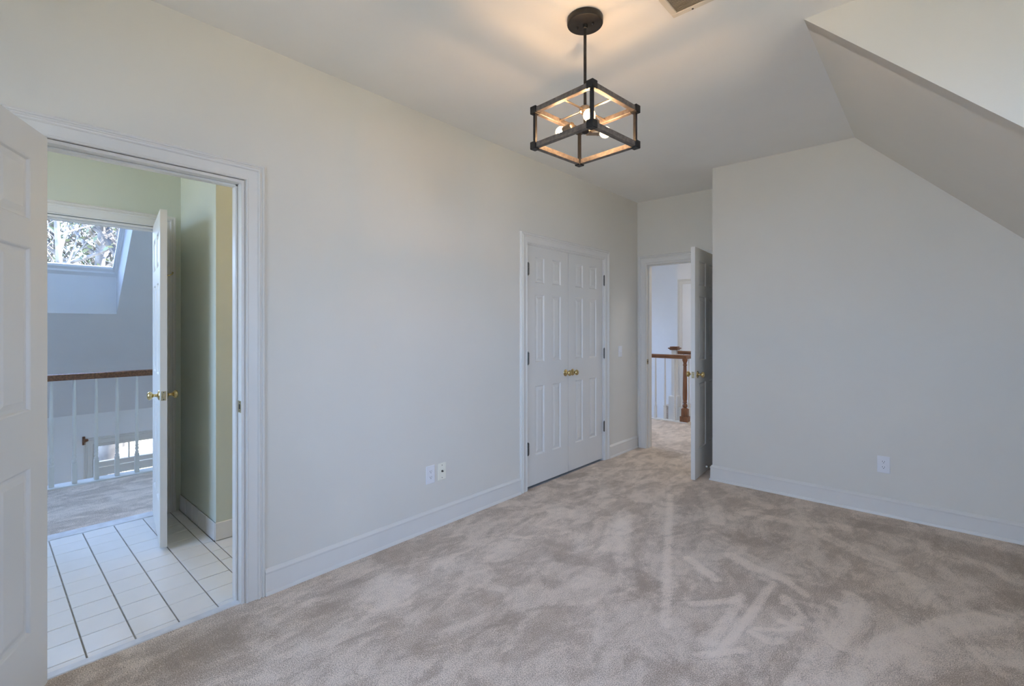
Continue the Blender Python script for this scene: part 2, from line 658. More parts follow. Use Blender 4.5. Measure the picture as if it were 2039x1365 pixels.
bm = B()
wall_x(bm, -0.12, 0, YR - .12, Y2, -0.1, H, [(D1A, D1B, -0.1, DZ + .004), (CLA, CLB, -0.1, CLZ + .004)])
struct('wall_left', bm, 'wall', 'off-white painted bedroom wall with the bathroom and closet doorways', 'wall')
bm = B()
wall_y(bm, Y2, Y2 + 0.12, -1.77, 4.1, -0.1, H, [(FDA, FDB, -0.1, FDZ + .004)])
struct('wall_far', bm, 'wall', 'off-white wall with the hall doorway at the end of the recess', 'wall')
bm = B()
prism(bm, [(X1, -0.1), (XK + .1, -0.1), (XK + .1, H), (X1, H)], Y1, Y2)
struct('wall_back', bm, 'wall', 'off-white back wall under the sloping ceiling with its corner by the recess', 'wall')
bm = B()
wall_y(bm, YR - 0.12, YR, -0.12, XK + .1, -0.1, H, [(0.80, 2.90, 0.50, 2.30)])
struct('wall_rear', bm, 'wall', 'off-white wall behind the camera', 'wall')
bm = B()
box(bm, XK, XK + .12, YR, YD0, -0.1, ZK + .02)
box(bm, XK, XK + .12, YD1, Y1, -0.1, ZK + .02)
wall_x(bm, XK, XK + .12, YD0, YD1, -0.1, H, [(0.70, 2.10, 0.90, 2.30)])
struct('wall_right', bm, 'wall', 'low knee wall and dormer front with the dormer window', 'wall')
# dormer cheeks
bm = B()
prism(bm, [(XS, H), (XK, ZK), (XK, H)], YD1, YD1 + 0.10)
prism(bm, [(XS, H), (XK, ZK), (XK, H)], YD0 - 0.10, YD0)
struct('wall_dormer', bm, 'wall', 'bright triangular dormer cheek walls above the sloping ceiling', 'wall')
# closet and bathroom shells
bm = B()
box(bm, -0.87, -0.75, 2.4, 4.6, -0.1, H)
box(bm, -0.75, -0.12, 2.4, 2.5, -0.1, H)
box(bm, -0.75, -0.12, 4.5, 4.6, -0.1, H)
struct('wall_closet', bm, 'wall', 'plain white inner walls of the closet', 'wall')
bm = B()
wall_x(bm, -1.77, XB, -1.42, Y2, -0.1, H, [(0.145, 0.870, -0.1, DZ + .004)])
struct('wall_bath_far', bm, 'bath_wall', 'pale green bathroom wall with the doorway to the hall', 'wall')
bm = B()
box(bm, XB, -0.868, 0.993, 2.42, -0.1, H)
box(bm, -0.868, -0.12, 2.30, 2.42, -0.1, H)
struct('wall_bath_right', bm, 'bath_wall', 'pale green bathroom wall turning at a yellow lit corner', 'wall')
bm = B()
wall_y(bm, -1.42, -1.30, -1.77, -0.12, -0.1, H, [(-1.45, -0.25, 0.8, 2.3)])
struct('wall_bath_left', bm, 'bath_wall', 'green bathroom wall with a window out of view', 'wall')

# hall and foyer shells
bm = B()
wall_x(bm, XF - .15, XF, -1.6, 9.6, LOW - .1, 0.45, [(0.976, 2.90, LOW, -0.16)])
struct('wall_foyer', bm, 'hall_wall', 'pale grey foyer front wall below the sloping ceiling', 'wall')
bm = B()
box(bm, XF - .15, -1.65, -1.72, -1.5, LOW, 3.2)
box(bm, XF - .15, 4.1, 9.5, 9.62, LOW, 3.2)
box(bm, 0.0, 0.12, -1.5, 9.5, LOW, -0.25)
struct('wall_stair', bm, 'hall_wall', 'bright blue-white stairwell wall seen through the far doorway', 'wall')
bm = B()
box(bm, -0.967, 4.1, 8.35, 8.47, -0.1, H)
box(bm, 4.0, 4.12, Y2 + .12, 8.35, -0.1, H)
struct('wall_hall', bm, 'hall_wall', 'grey hall wall with a cased opening beyond the stair railing', 'wall')

# ------------------------------------------------------------------ ceilings
bm = B()
box(bm, -0.12, XS, YR - .12, Y2 + .12, H, H + .12)
box(bm, XS, XK + .12, YD0 - .1, YD1 + .1, H, H + .12)
struct('ceiling', bm, 'ceiling', 'flat white bedroom ceiling with the pendant and the vent', 'ceiling')
bm = B()
sl = [(XS, H), (XK + .12, ZK - .12), (XK + .12, ZK + .05), (XS, H + .17)]
prism(bm, sl, YD1 + .004, Y1 + .1)
prism(bm, sl, YR - .12, YD0 - .004)
struct('ceiling_slope', bm, 'wall', 'sloping bedroom ceiling running down to the knee wall', 'ceiling')
bm = B()
box(bm, -1.77, -0.12, -1.42, Y2, H, H + .12)
struct('ceiling_bath', bm, 'ceiling', 'white ceiling of bathroom and closet', 'ceiling')
bm = B()
box(bm, XH, -1.77, -1.6, 9.6, H, H + .12)
box(bm, -1.77, 4.12, Y2 + .12, 9.6, H, H + .12)
struct('ceiling_hall', bm, 'ceiling', 'white ceiling of the upstairs hall', 'ceiling')

RT = 0.43                                   # roof depth, seen as the skylight shaft


def zs(x):
    return H + (x - XH)


SKX0, SKX1 = -4.341, -3.20
SK = [(-1.10, 1.027), (2.3, 3.9), (4.3, 5.9), (6.3, 9.0)]  # only the first is seen; the other three are added to light the hall
bm = B()


def roof(xa, xb, ya, yb):
    prism(bm, [(xa, zs(xa)), (xb, zs(xb)), (xb, zs(xb) + RT), (xa, zs(xa) + RT)], ya, yb)


roof(XF - .5, SKX0, -1.6, 9.6)
roof(SKX1, XH, -1.6, 9.6)
yy = -1.6
for a, b_ in SK:
    roof(SKX0, SKX1, yy, a)
    yy = b_
roof(SKX0, SKX1, yy, 9.6)
struct('ceiling_foyer', bm, 'hall_wall', 'sloping foyer ceiling with deep skylight shafts', 'ceiling')


# ------------------------------------------------------------------ windows
def skylight(n, ya, yb, label):
    t = thing('window_%d' % n, (SKX0, ya, zs(SKX0) + RT), label, 'skylight', kind='structure')
    Lx = SKX1 - SKX0
    W = yb - ya

    def bar(x0, x1, y0, y1, d0, d1):
        # d is the height above the roof's underside plane at that x, local coords
        b = B()
        prism(b, [(x0, x0 + d0), (x1, x1 + d0), (x1, x1 + d1), (x0, x0 + d1)], y0, y1)
        return b
    f = obj('frame', bar(0, 0.035, 0, W, -0.02, 0.05), 'sash', t)
    obj('frame', bar(Lx - .045, Lx, 0, W, -0.05, 0.05), 'sash', t)
    obj('frame', bar(0.035, Lx - .045, 0, .022, -0.02, 0.05), 'sash', t)
    obj('frame', bar(0.035, Lx - .045, W - .022, W, -0.02, 0.05), 'sash', t)
    obj('sash', bar(0.035, 0.060, .022, W - .022, 0.0, 0.03), 'sash', t)
    obj('sash', bar(0.034, Lx - .045, W - .042, W - .020, 0.0, 0.03), 'sash', t)
    obj('pane', bar(0.03, Lx - .03, .01, W - .01, 0.018, 0.024), 'glass', t)
    portal('daylight_portal', ((SKX0 + SKX1) / 2, (ya + yb) / 2, zs((SKX0 + SKX1) / 2) + RT + .03), (0, R(45 + 180 - 90) * 0 + R(-45), 0), Lx * 1.41, W)
    return t


skylight(1, *SK[0], 'skylight above the stairwell with sunlit trees behind the glass')
for k_, lab_ in ((1, 'added second skylight in the foyer slope, out of view'), (2, 'added third skylight in the foyer slope, out of view'), (3, 'added wide last skylight in the foyer slope, out of view')):
    skylight(5 + k_, *SK[k_], lab_)


def plain_window(n, origin, rz, W, Hh, label, mull=True):
    """double-hung window in local x (width), z (height), wall depth on local y"""
    t = thing('window_%d' % n, origin, label, 'window', rz, kind='structure')
    for a in ((0, .04, 0, Hh), (W - .04, W, 0, Hh), (.04, W - .04, 0, .04), (.04, W - .04, Hh - .04, Hh)):
        b = B()
        box(b, a[0], a[1], 0.02, 0.11, a[2], a[3])
        obj('frame', b, 'trim', t)
    b = B()
    box(b, .04, W - .04, .05, .08, Hh / 2 - .02, Hh / 2 + .02)
    obj('sash', b, 'trim', t)
    for zz in (0, 1):
        b = B()
        z0 = .04 + zz * (Hh / 2 - .02)
        box(b, .04, W - .04, .060, .064, z0, z0 + Hh / 2 - .06)
        obj('pane', b, 'glass', t)
    b = B()
    box(b, -.06, W + .06, -.05, 0.03, -.03, 0.0, bev=.004)
    obj('sill', b, 'trim', t)
    return t


plain_window(3, (XK, 2.10, 0.90), R(-90), 1.40, 1.40, 'double-hung dormer window out of view to the side')
portal('daylight_portal', (XK + .06, 1.40, 1.60), (0, R(90), 0), 1.40, 1.40)
plain_window(4, (2.90, YR, 0.50), R(180), 2.10, 1.80, 'added double-hung fill window in the wall behind the camera')  # unseen window, added to even out the light in the room
portal('daylight_portal', (1.85, YR - .06, 1.40), (R(90), 0, 0), 2.10, 1.80)
plain_window(5, (-0.25, -1.30, 0.80), R(180), 1.20, 1.50, 'bathroom window out of view')
portal('daylight_portal', (-0.85, -1.36, 1.55), (R(90), 0, 0), 1.20, 1.50)

# ------------------------------------------------------------------ casings, jambs, baseboards
CAS = [(0, 0), (0, .009), (.003, .0125), (.007, .0125), (.011, .0095), (.050, .0120), (.0515, .0150), (.055, .0185), (.060, .0200),
       (.063, .0180), (.067, .0120), (.072, .0115), (.0735, .0165), (.078, .0185), (.081, .0170), (.083, .0125), (.087, .0100), (.087, 0)]


def casing_x(name, x, side, ya, yb, zt, label, stop=None, jamb=None, z0=0.0):
    """door casing on a wall plane x, facing +x (side=1) or -x"""
    b = B()
    sweep(b, [(x, ya, z0), (x, ya, zt), (x, yb, zt), (x, yb, z0)], [(0, -1, 0), (0, -1, 1), (0, 1, 1), (0, 1, 0)], (side, 0, 0), CAS)
    return struct(name, b, 'trim', label, 'trim', smooth=25)


def jamb_x(par, xa, xb, ya, yb, zt, th, stops):
    """jamb boards lining an opening through a wall along y, with a stop strip"""
    for (a, c, z0, z1) in ((ya, ya + th, 0, zt), (yb - th, yb, 0, zt), (ya + th, yb - th, zt - th, zt)):
        b = B()
        box(b, xa, xb, a, c, z0, z1)
        obj('jamb', b, 'trim', par)
    s0, s1 = stops
    for (a, c, z0, z1) in ((ya + th, ya + th + .011, 0, zt - th), (yb - th - .011, yb - th, 0, zt - th), (ya + th, yb - th, zt - th - .011, zt - th)):
        b = B()
        box(b, s0, s1, a, c, z0, z1, bev=.002)
        obj('stop', b, 'trim', par)


def strike(par, loc, nrm):
    """brass strike plate, thin along nrm axis ('y-' or 'x-')"""
    b = B()
    if nrm == 'y':
        box(b, -.019, .019, -.0015, .0015, -.029, .029, bev=.0006)
    else:
        box(b, -.0015, .0015, -.019, .019, -.029, .029, bev=.0006)
    o = obj('strike_plate', b, 'old_brass', par, loc=loc)
    b = B()
    if nrm == 'y':
        box(b, -.008, .008, -.002, .002, -.012, .012)
    else:
        box(b, -.002, .002, -.008, .008, -.012, .012)
    obj('strike_hole', b, 'slot', o)
    for s in (-1, 1):
        b = B()
        lathe(b, [(.0035, -.0022), (.0035, .0022)], 8, along((0, 0, s * .021), (0, 1, 0) if nrm == 'y' else (1, 0, 0)))
        obj('screw', b, 'pewter', o)
    return o


# bathroom doorway in the left wall
c1 = casing_x('trim_3', 0.0, 1, D1A + .012, D1B + .004, DZ + .003, 'white moulded casing round the bathroom doorway by the open door')
jamb_x(c1, -0.122, 0.0015, D1A - .008, D1B - .002, DZ, .012 + .001, (-.085, -.045))
strike(c1, (-0.022, 0.848, 0.955), 'y')
# closet
c2 = casing_x('trim_4', 0.0, 1, CLA - .003, CLB + .003, CLZ, 'white moulded casing round the closet double doors')
jamb_x(c2, -0.122, 0.0015, CLA - .003, CLB + .003, CLZ, .010, (-.09, -.056))
# bathroom to hall doorway, bathroom side
c3 = casing_x('trim_5', XB, 1, 0.150, 0.874, DZ + .004, 'white casing round the doorway from bathroom to hall')
jamb_x(c3, XB - .122, XB + .0015, 0.145, 0.872, DZ, .013, (-1.735, -1.69))
# far doorway, facing -y
b = B()
sweep(b, [(FDA + .004, Y2, 0), (FDA + .004, Y2, FDZ), (FDB - .004, Y2, FDZ), (FDB - .004, Y2, 0)], [(-1, 0, 0), (-1, 0, 1), (1, 0, 1), (1, 0, 0)], (0, -1, 0), CAS)
c4 = struct('trim_6', b, 'trim', 'white moulded casing round the far doorway to the hall', 'trim', smooth=25)
for (a, c, z0, z1) in ((FDA, FDA + .012, 0, FDZ), (FDB - .012, FDB, 0, FDZ), (FDA + .012, FDB - .012, FDZ - .012, FDZ)):
    b = B()
    box(b, a, c, Y2 - .0015, Y2 + .122, z0, z1)
    obj('jamb', b, 'trim', c4)
for (a, c, z0, z1) in ((FDA + .012, FDA + .023, 0, FDZ - .012), (FDB - .023, FDB - .012, 0, FDZ - .012), (FDA + .012, FDB - .012, FDZ - .023, FDZ - .012)):
    b = B()
    box(b, a, c, Y2 + .042, Y2 + .085, z0, z1, bev=.002)
    obj('stop', b, 'trim', c4)
strike(c4, (FDA + .0125, Y2 + .020, 0.962), 'x')

BASE = [(0, 0), (.022, 0), (.022, .008), (.018, .017), (.0145, .020), (.0135, .106), (.0165, .110), (.0165, .116), (.0120, .121),
        (.0085, .127), (.0035, .131), (0, .131)]


def baseboard(name, pts, outs, label, hall=False):
    b = B()
    sweep(b, pts, outs, (0, 0, 1), BASE)
    return struct(name, b, 'trim', label, 'baseboard', smooth=25)


baseboard('baseboard_left', [(0, 0.953, 0), (0, 2.905, 0)], [(1, 0, 0), (1, 0, 0)], 'white moulded baseboard between the bathroom doorway and the closet')
baseboard('baseboard_left', [(0, 4.308, 0), (0, Y2 - .02, 0)], [(1, 0, 0), (1, 0, 0)], 'short white baseboard below the light switch')
baseboard('baseboard_back', [(X1, Y2 - .02, 0), (X1, Y1, 0), (XK, Y1, 0)], [(-1, 0, 0), (-1, -1, 0), (0, -1, 0)], 'white moulded baseboard along the back wall')
baseboard('baseboard_right', [(XK, Y1 - .02, 0), (XK, YR, 0)], [(-1, 0, 0), (-1, 0, 0)], 'white baseboard along the knee wall')

# bathroom cove base of tile
bm = B()
box(bm, XB + .002, -0.869, 0.9905, 0.9935, 0, .112)
box(bm, -0.8685, -0.8655, 0.9905, 2.3, 0, .112)
cb = struct('baseboard_bath', bm, 'grout', 'cream tile cove base along the green bathroom wall', 'baseboard')


def base_tile(wd):
    b = B()
    r = .03
    poly = [(-wd / 2, .002), (wd / 2 - r, .002)] + [(wd / 2 - r + r * math.sin(R(a)), .002 + r - r * math.cos(R(a))) for a in (22, 45, 68, 90)] + [(wd / 2, .114), (-wd / 2, .114)]
    prism(b, poly, -.009, 0)
    return b


xt = [-0.869, -1.023, -1.178, -1.333, -1.487, XB + .004]
for a, c in zip(xt[1:], xt):
    wd = c - a - .003
    b = B()
    box(b, -wd / 2, wd / 2, -.009, 0, .002, .114, bev=.003)
    obj('tile', b, 'tile', cb, loc=((a + c) / 2, .9915, 0))
for k in range(8):
    b = B()
    box(b, 0, .009, -.0765, .0765, .002, .114, bev=.003)
    obj('tile', b, 'tile', cb, loc=(-.8675, .983 + .002 + .0775 + .155 * k, 0))

# ------------------------------------------------------------------ doors
T = 0.035


def panel_bm(x0, x1, z0, z1, ya, yb):
    """raised panel filling a hole of the leaf; ya is the face at low y, yb at high y"""
    b = B()

    def rings(yf, s):
        # (inset, depth below face)
        prof = [(0.0, 0.0), (.004, .002), (.009, .0095), (.014, .0100), (.020, .0095), (.040, .0030), (.043, .0030)]
        rr = []
        for ins, dep in prof:
            y = yf + s * dep
            rr.append([b.verts.new(p) for p in ((x0 + ins, y, z0 + ins), (x1 - ins, y, z0 + ins), (x1 - ins, y, z1 - ins), (x0 + ins, y, z1 - ins))])
        for p, q in zip(rr, rr[1:]):
            for k in range(4):
                j = (k + 1) % 4
                b.faces.new((p[k], p[j], q[j], q[k]))
        b.faces.new(rr[-1])
    rings(ya, 1)
    rings(yb, -1)
    return b


KNOB = [(.0, .060), (.010, .060), (.0185, .0575), (.0245, .052), (.0265, .046), (.0245, .040), (.0190, .035), (.0125, .0315), (.0095, .028),
        (.0090, .018), (.0105, .012), (.0135, .0095)]
ROSE = [(.0135, .0095), (.0165, .0085), (.025, .0065), (.0300, .0035), (.0315, .0)]


def add_knob(par, x, z, y, d):
    b = B()
    lathe(b, KNOB, 24, along((0, 0, 0), (0, d, 0)))
    k = obj('knob', b, 'brass', par, smooth=40, loc=(x, y, z))
    b = B()
    lathe(b, ROSE, 28, along((0, 0, 0), (0, d, 0)))
    obj('rosette', b, 'brass', k, smooth=40)
    return k


def hinge(par, x, y, z, m='pewter'):
    b = B()
    for k in range(5):
        lathe(b, [(.0062, -.048 + k * .0193), (.0062, -.048 + k * .0193 + .0185)], 10, Matrix.Translation((0, 0, 0)))
    h = obj('hinge', b, m, par, smooth=40, loc=(x, y, z))
    for s in (-1, 1):
        b = B()
        lathe(b, [(.0046, s * .0485), (.0058, s * .0505), (.0040, s * .0545), (0, s * .0555)], 10)
        obj('hinge_tip', b, m, h, smooth=40)
    b = B()
    box(b, -.013, .013, -.0015, .0015, -.0475, .0475)
    obj('hinge_plate', b, m, h, loc=(0, 0, 0))
    return h


def make_door(name, label, loc, rz, W, z0, z1, body, stile, mull, knob=None, latch=True, hinges=None, panel_rows=None):
    """body = +1: leaf fills local y 0..T, -1: leaf fills local y -T..0"""
    t = thing(name, loc, label, 'door', rz, kind='structure')
    ya, yb = (0, T) if body > 0 else (-T, 0)
    rows = panel_rows or [(.262, .848), (1.047, 1.622), (1.718, 1.938)]
    xs = [(stile, W / 2 - mull / 2), (W / 2 + mull / 2, W - stile)]
    b = B()
    box(b, 0, stile, ya, yb, z0, z1)
    box(b, W - stile, W, ya, yb, z0, z1)
    zz = [z0] + [v for r_ in rows for v in r_] + [z1]
    for k in range(0, len(zz), 2):
        box(b, stile, W - stile, ya, yb, zz[k], zz[k + 1])
    for r_ in rows:
        box(b, W / 2 - mull / 2, W / 2 + mull / 2, ya, yb, r_[0], r_[1])
    obj('leaf', b, 'door', t)
    for r_ in rows:
        for x_ in xs:
            obj('panel', panel_bm(x_[0], x_[1], r_[0], r_[1], ya, yb), 'door', t)
    if knob:
        kx, kz, sides = knob
        for s in sides:
            add_knob(t, kx, kz, yb if s > 0 else ya, s)
        if latch:
            b = B()
            box(b, W - .0005, W + .0012, (ya + yb) / 2 - .0125, (ya + yb) / 2 + .0125, kz - .028, kz + .028, bev=.0004)
            lp = obj('latch_plate', b, 'old_brass', t)
            b = B()
            lathe(b, [(.0095, 0), (.0095, .006), (.008, .008)], 14, along((W + .001, (ya + yb) / 2, kz), (1, 0, 0)))
            obj('latch_bolt', b, 'old_brass', lp, smooth=40)
            for s in (-1, 1):
                b = B()
                lathe(b, [(.0035, 0), (.0035, .0012)], 8, along((W + .001, (ya + yb) / 2, kz + s * .0215), (1, 0, 0)))
                obj('screw', b, 'pewter', lp)
    for h in (hinges or []):
        hinge(t, *h)
    return t


# open bathroom door at the left edge of the picture
make_door('door_1', 'white six-panel door standing open beside the bathroom doorway', (0.030, 0.171, 0), R(-25.8), 0.712, .014, 2.050, -1, .112, .10,
          knob=(.645, .93, (-1, 1)), hinges=[(-.004, -T - .004, z) for z in (.30, 1.08, 1.84)])
# closet double doors
make_door('door_2', 'closet door leaf hinged on the bathroom side with brass knob', (-0.012, 3.0125, 0), R(90), 0.592, .020, 2.028, 1, .112, .112,
          knob=(.552, .929, (-1,)), latch=False, hinges=[(-.004, -.019, z) for z in (.340, 1.087, 1.824)])
make_door('door_3', 'closet door leaf hinged next to the light switch with brass knob', (-0.012, 4.2045, 0), R(-90), 0.596, .020, 2.028, -1, .112, .112,
          knob=(.528, .927, (1,)), latch=False, hinges=[(-.004, .019, z) for z in (.345, 1.083, 1.816)])
# far door, open into the recess
make_door('door_4', 'white six-panel door open in the recess against the back wall corner', (0.887, 4.925, 0), R(-85.85), 0.772, .012, 2.046, -1, .118, .11,
          knob=(.700, .927, (-1, 1)), hinges=[(-.004, .004, z) for z in (.30, 1.08, 1.84)])
# door between bathroom and hall, ajar
d5 = make_door('door_5', 'white door ajar between bathroom and hall with brass knobs', (-1.645, 0.823, 0), R(-8.3), 0.700, .020, 2.050, 1, .112, .10,
               knob=(.640, .930, (-1, 1)), hinges=[(-.004, T + .004, z) for z in (.30, 1.08, 1.84)])
b = B()
tube(b, [(0, 0, 0), (0, .012, 0)], .012, 14)
tube(b, [(0, .010, 0), (0, .030, -.004), (0, .046, .006), (0, .052, .020)], [.005, .0045, .0045, .006], 8)
obj('robe_hook', b, 'brass', d5, smooth=40, loc=(.40, T, 1.685))

# ------------------------------------------------------------------ stair railings
RAIL_T, RAIL_B = .952, .897
BAL = [(.0135, .190), (.0160, .196), (.0160, .203), (.0115, .210), (.0100, .216), (.0135, .224), (.0150, .234), (.0125, .246), (.0105, .252),
       (.0145, .258), (.0145, .264), (.0115, .270), (.0135, .300), (.0140, .360), (.0130, .520), (.0110, .720), (.0090, RAIL_B)]


def baluster_bm():
    b = B()
    box(b, -.0165, .0165, -.0165, .0165, .012, .186, bev=.002)
    lathe(b, [(.0165, .184)] + BAL, 12)
    return b


bal0 = obj('baluster', baluster_bm(), 'trim', None, smooth=40)
bal_used = [False]


def baluster(par, x, y):
    if not bal_used[0]:
        bal_used[0] = True
        bal0.parent = par
        bal0.location = (x, y, 0)
        return bal0
    return dup(bal0, par, (x, y, 0))


RPROF = [(-.024, 0), (.024, 0), (.027, .006), (.024, .014), (.030, .026), (.029, .042), (.020, .052), (.0, .056), (-.020, .052), (-.029, .042), (-.030, .026), (-.024, .014), (-.027, .006)]


def handrail_bm(p, q):
    b = B()
    d = (Vector(q) - Vector(p)).normalized()
    s = Vector((-d.y, d.x, 0))
    sweep(b, [p, q], [s, s], (0, 0, 1), RPROF)
    return b


XR = -2.985
r1 = thing('stair_railing', (XR, 0, 0), 'oak handrail on white balusters along the hall seen through the bathroom', 'railing')
obj('handrail', handrail_bm((0, -1.5, RAIL_B - .002), (0, 6.60, RAIL_B - .002)), 'oak', r1, smooth=50)
b = B()
box(b, -.085, .055, -1.5, 6.60, -.25, .012, bev=.004)
obj('curb', b, 'trim', r1)
for k in range(-13, 44):
    baluster(r1, 0, 0.402 + 0.1420 * k)

YL = 6.655
r2 = thing('stair_railing', (-0.145, YL, 0), 'oak handrail with turned newel post seen through the far doorway', 'railing')
obj('handrail', handrail_bm((XR + .145 + .03, 0, RAIL_B), (.03, 0, RAIL_B)), 'oak', r2, smooth=50)
obj('handrail', handrail_bm((0, 0.028, RAIL_B - .001), (0, 1.04, RAIL_B - .001)), 'oak', r2, smooth=50)
b = B()
box(b, XR + .145 + .06, .05, -.055, .03, -.25, .012, bev=.004)
box(b, -.04, .05, .03, 1.05, -.25, .012, bev=.004)
obj('curb', b, 'trim', r2)
for k in range(18):
    baluster(r2, -.149 - .1445 * k, 0)
for k in range(7):
    baluster(r2, 0, .14 + .142 * k)
b = B()
box(b, -.055, .055, -.055, .055, .012, .088, bev=.003)
box(b, -.040, .040, -.040, .040, .088, .195, bev=.003)
lathe(b, [(.040, .193), (.040, .200), (.030, .206), (.024, .212), (.0330, .222), (.0350, .236), (.0310, .252), (.0220, .264), (.0200, .272), (.0300, .280), (.0300, .290), (.0240, .296),
          (.0300, .330), (.0310, .380), (.0290, .520), (.0250, .700), (.0215, .800), (.0290, .808), (.0290, .816), (.0220, .824), (.0230, .845), (.0330, .870), (.0360, .880), (.036, .897)], 20)
obj('newel_post', b, 'oakv', r2, smooth=40)

r3 = thing('stair_railing', (-0.79, 7.83, 0), 'far stair railing with a white box newel under an oak cap', 'railing')
obj('handrail', handrail_bm((.06, 0, RAIL_B), (.67, 0, RAIL_B)), 'oak', r3, smooth=50)
b = B()
box(b, .04, .69, -.03, .06, -.25, .012, bev=.004)
obj('curb', b, 'trim', r3)
for k in range(4):
    baluster(r3, .15 + .142 * k, 0)
b = B()
box(b, -.040, .040, -.040, .040, .19, .965)
box(b, -.0785, .0785, -.0785, .0785, -.25, .185, bev=.004)
box(b, -.0725, .0725, -.0725, .0725, .185, .196, bev=.004)
obj('newel_post', b, 'trim', r3)
b = B()
box(b, -.066, .066, -.066, .066, .965, .985, bev=.006)
box(b, -.085, .085, -.085, .085, .983, 1.003, bev=.008, seg=2)
box(b, -.064, .064, -.064, .064, 1.003, 1.022, bev=.008)
obj('newel_cap', b, 'oak', r3)

# cased opening with a pale door in the hall wall
b = B()
sweep(b, [(-.868, 8.35, 0), (-.868, 8.35, 2.115), (-.05, 8.35, 2.115), (-.05, 8.35, 0)], [(-1, 0, 0), (-1, 0, 1), (1, 0, 1), (1, 0, 0)], (0, -1, 0), CAS)
struct('trim_7', b, 'trim', 'white casing on the hall wall beyond the stairwell', 'trim', smooth=25)
t = thing('door_6', (-.868, 8.35, 0), 'plain pale door in the casing beyond the stairwell', 'door', kind='structure')
b = B()
box(b, 0, .818, -.006, .0, .01, 2.115)
obj('leaf', b, 'hall_wall', t)

# ------------------------------------------------------------------ foyer entry unit
fx = XF
t = thing('door_7', (fx, 0.976, LOW), 'glazed white front door unit with transom panes low in the foyer', 'door', kind='structure')
zt = -0.16 - LOW
b = B()
sweep(b, [(0, 0, 0), (0, 0, zt), (0, 1.924, zt), (0, 1.924, 0)], [(0, -1, 0), (0, -1, 1), (0, 1, 1), (0, 1, 0)], (1, 0, 0), CAS)
obj('casing', b, 'trim', t, smooth=25)
for (a, c, z0, z1, n_) in ((0, .055, 0, zt, 'jamb'), (1.869, 1.924, 0, zt, 'jamb'), (.055, 1.869, zt - .045, zt, 'head'), (.055, 1.869, zt - .315, zt - .252, 'transom_bar'), (.055, 1.869, zt - .43, zt - .325, 'door_rail'),
                           (.37, .385, zt - .252, zt - .045, 'muntin'), (.70, .715, zt - .252, zt - .045, 'muntin'), (1.03, 1.045, zt - .252, zt - .045, 'muntin'), (1.36, 1.375, zt - .252, zt - .045, 'muntin'),
                           (.055, .15, 0.01, zt - .43, 'door_stile'), (1.77, 1.869, .01, zt - .43, 'door_stile'), (.90, 1.02, .01, zt - .43, 'door_stile'), (.15, 1.77, .01, .25, 'door_rail'), (.435, .45, .25, zt - .43, 'muntin')):
    b = B()
    box(b, -.11, -.03, a, c, z0, z1, bev=.003)
    obj(n_, b, 'trim', t)
b = B()
box(b, -.075, -.070, .05, 1.874, zt - .26, zt - .04)
obj('pane', b, 'glass', t)
b = B()
box(b, -.075, -.070, .14, 1.78, .24, zt - .42)
obj('pane', b, 'glass', t)
portal('daylight_portal', (fx - .12, 0.976 + .96, LOW + zt / 2), (0, R(-90), 0), zt, 1.924)

t = thing('wall_bracket', (fx, .892, -.10), 'small dark wooden bracket on the foyer wall near the front door', 'bracket')
b = B()
box(b, 0, .018, -.016, .012, -.055, .052, bev=.003)
obj('back_plate', b, 'oakv', t)
b = B()
box(b, .018, .060, -.010, .010, -.018, .030, bev=.004)
lathe(b, [(0, .0), (.016, .004), (.019, .016), (.012, .028), (0, .032)], 14, along((.045, .008, .008), (0, 1, 0)))
obj('arm', b, 'oak', t, smooth=40)

# ------------------------------------------------------------------ wall plates
def outlet(loc, rz, label):
    t = thing('wall_outlet', loc, label, 'outlet', rz, group='duplex outlets above the baseboards')
    b = B()
    box(b, -.037, .037, -.006, 0, -.060, .060, bev=.003)
    obj('plate', b, 'plastic', t)
    for s in (-1, 1):
        b = B()
        prism(b, [(.0165 * math.cos(R(a)), s * .0195 + max(-.0125, min(.0125, .0165 * math.sin(R(a))))) for a in range(0, 360, 20)], -.0085, -.005)
        r_ = obj('receptacle', b, 'plastic', t)
        for (xa, ww, hh, zz) in ((-.0063, .0024, .0080, .004), (.0063, .0024, .0066, .004)):
            b = B()
            box(b, xa - ww / 2, xa + ww / 2, -.0092, -.0082, s * .0195 + zz - hh / 2, s * .0195 + zz + hh / 2)
            obj('slot', b, 'slot', r_)
        b = B()
        lathe(b, [(.0026, 0), (.0026, .001)], 10, along((0, -.0092, s * .0195 - .0062), (0, 1, 0)))
        obj('slot', b, 'slot', r_)
    b = B()
    lathe(b, [(.003, 0), (.003, .001)], 10, along((0, -.0065, 0), (0, 1, 0)))
    obj('screw', b, 'plastic', t)
    return t


outlet((0, 1.999, .364), R(90), 'white duplex outlet left of the ivory cable plate')
outlet((2.231, Y1, .363), 0, 'white duplex outlet alone on the back wall')
t = thing('cable_plate', (0, 2.098, .364), 'ivory cable jack plate beside the duplex outlet', 'wall plate', R(90))
b = B()
box(b, -.035, .035, -.005, 0, -.057, .057, bev=.0025)
obj('plate', b, 'ivory', t)
b = B()
lathe(b, [(.0075, 0), (.0075, .003), (.0048, .003), (.0048, .010), (.0032, .010), (.0028, .004), (0, .004)], 12, along((0, -.005, .002), (0, -1, 0)))
obj('jack', b, 'pewter', t)
for s in (-1, 1):
    b = B()
    lathe(b, [(.0032, 0), (.0026, .0012)], 10, along((0, -.005, s * .042), (0, -1, 0)))
    obj('screw', b, 'pewter', t)
t = thing('light_switch', (0, 4.543, 1.088), 'white light switch between the closet and the far corner', 'switch', R(90))
b = B()
box(b, -.036, .036, -.006, 0, -.058, .058, bev=.003)
obj('plate', b, 'plastic', t)
b = B()
box(b, -.005, .005, -.0075, -.005, -.012, .012)
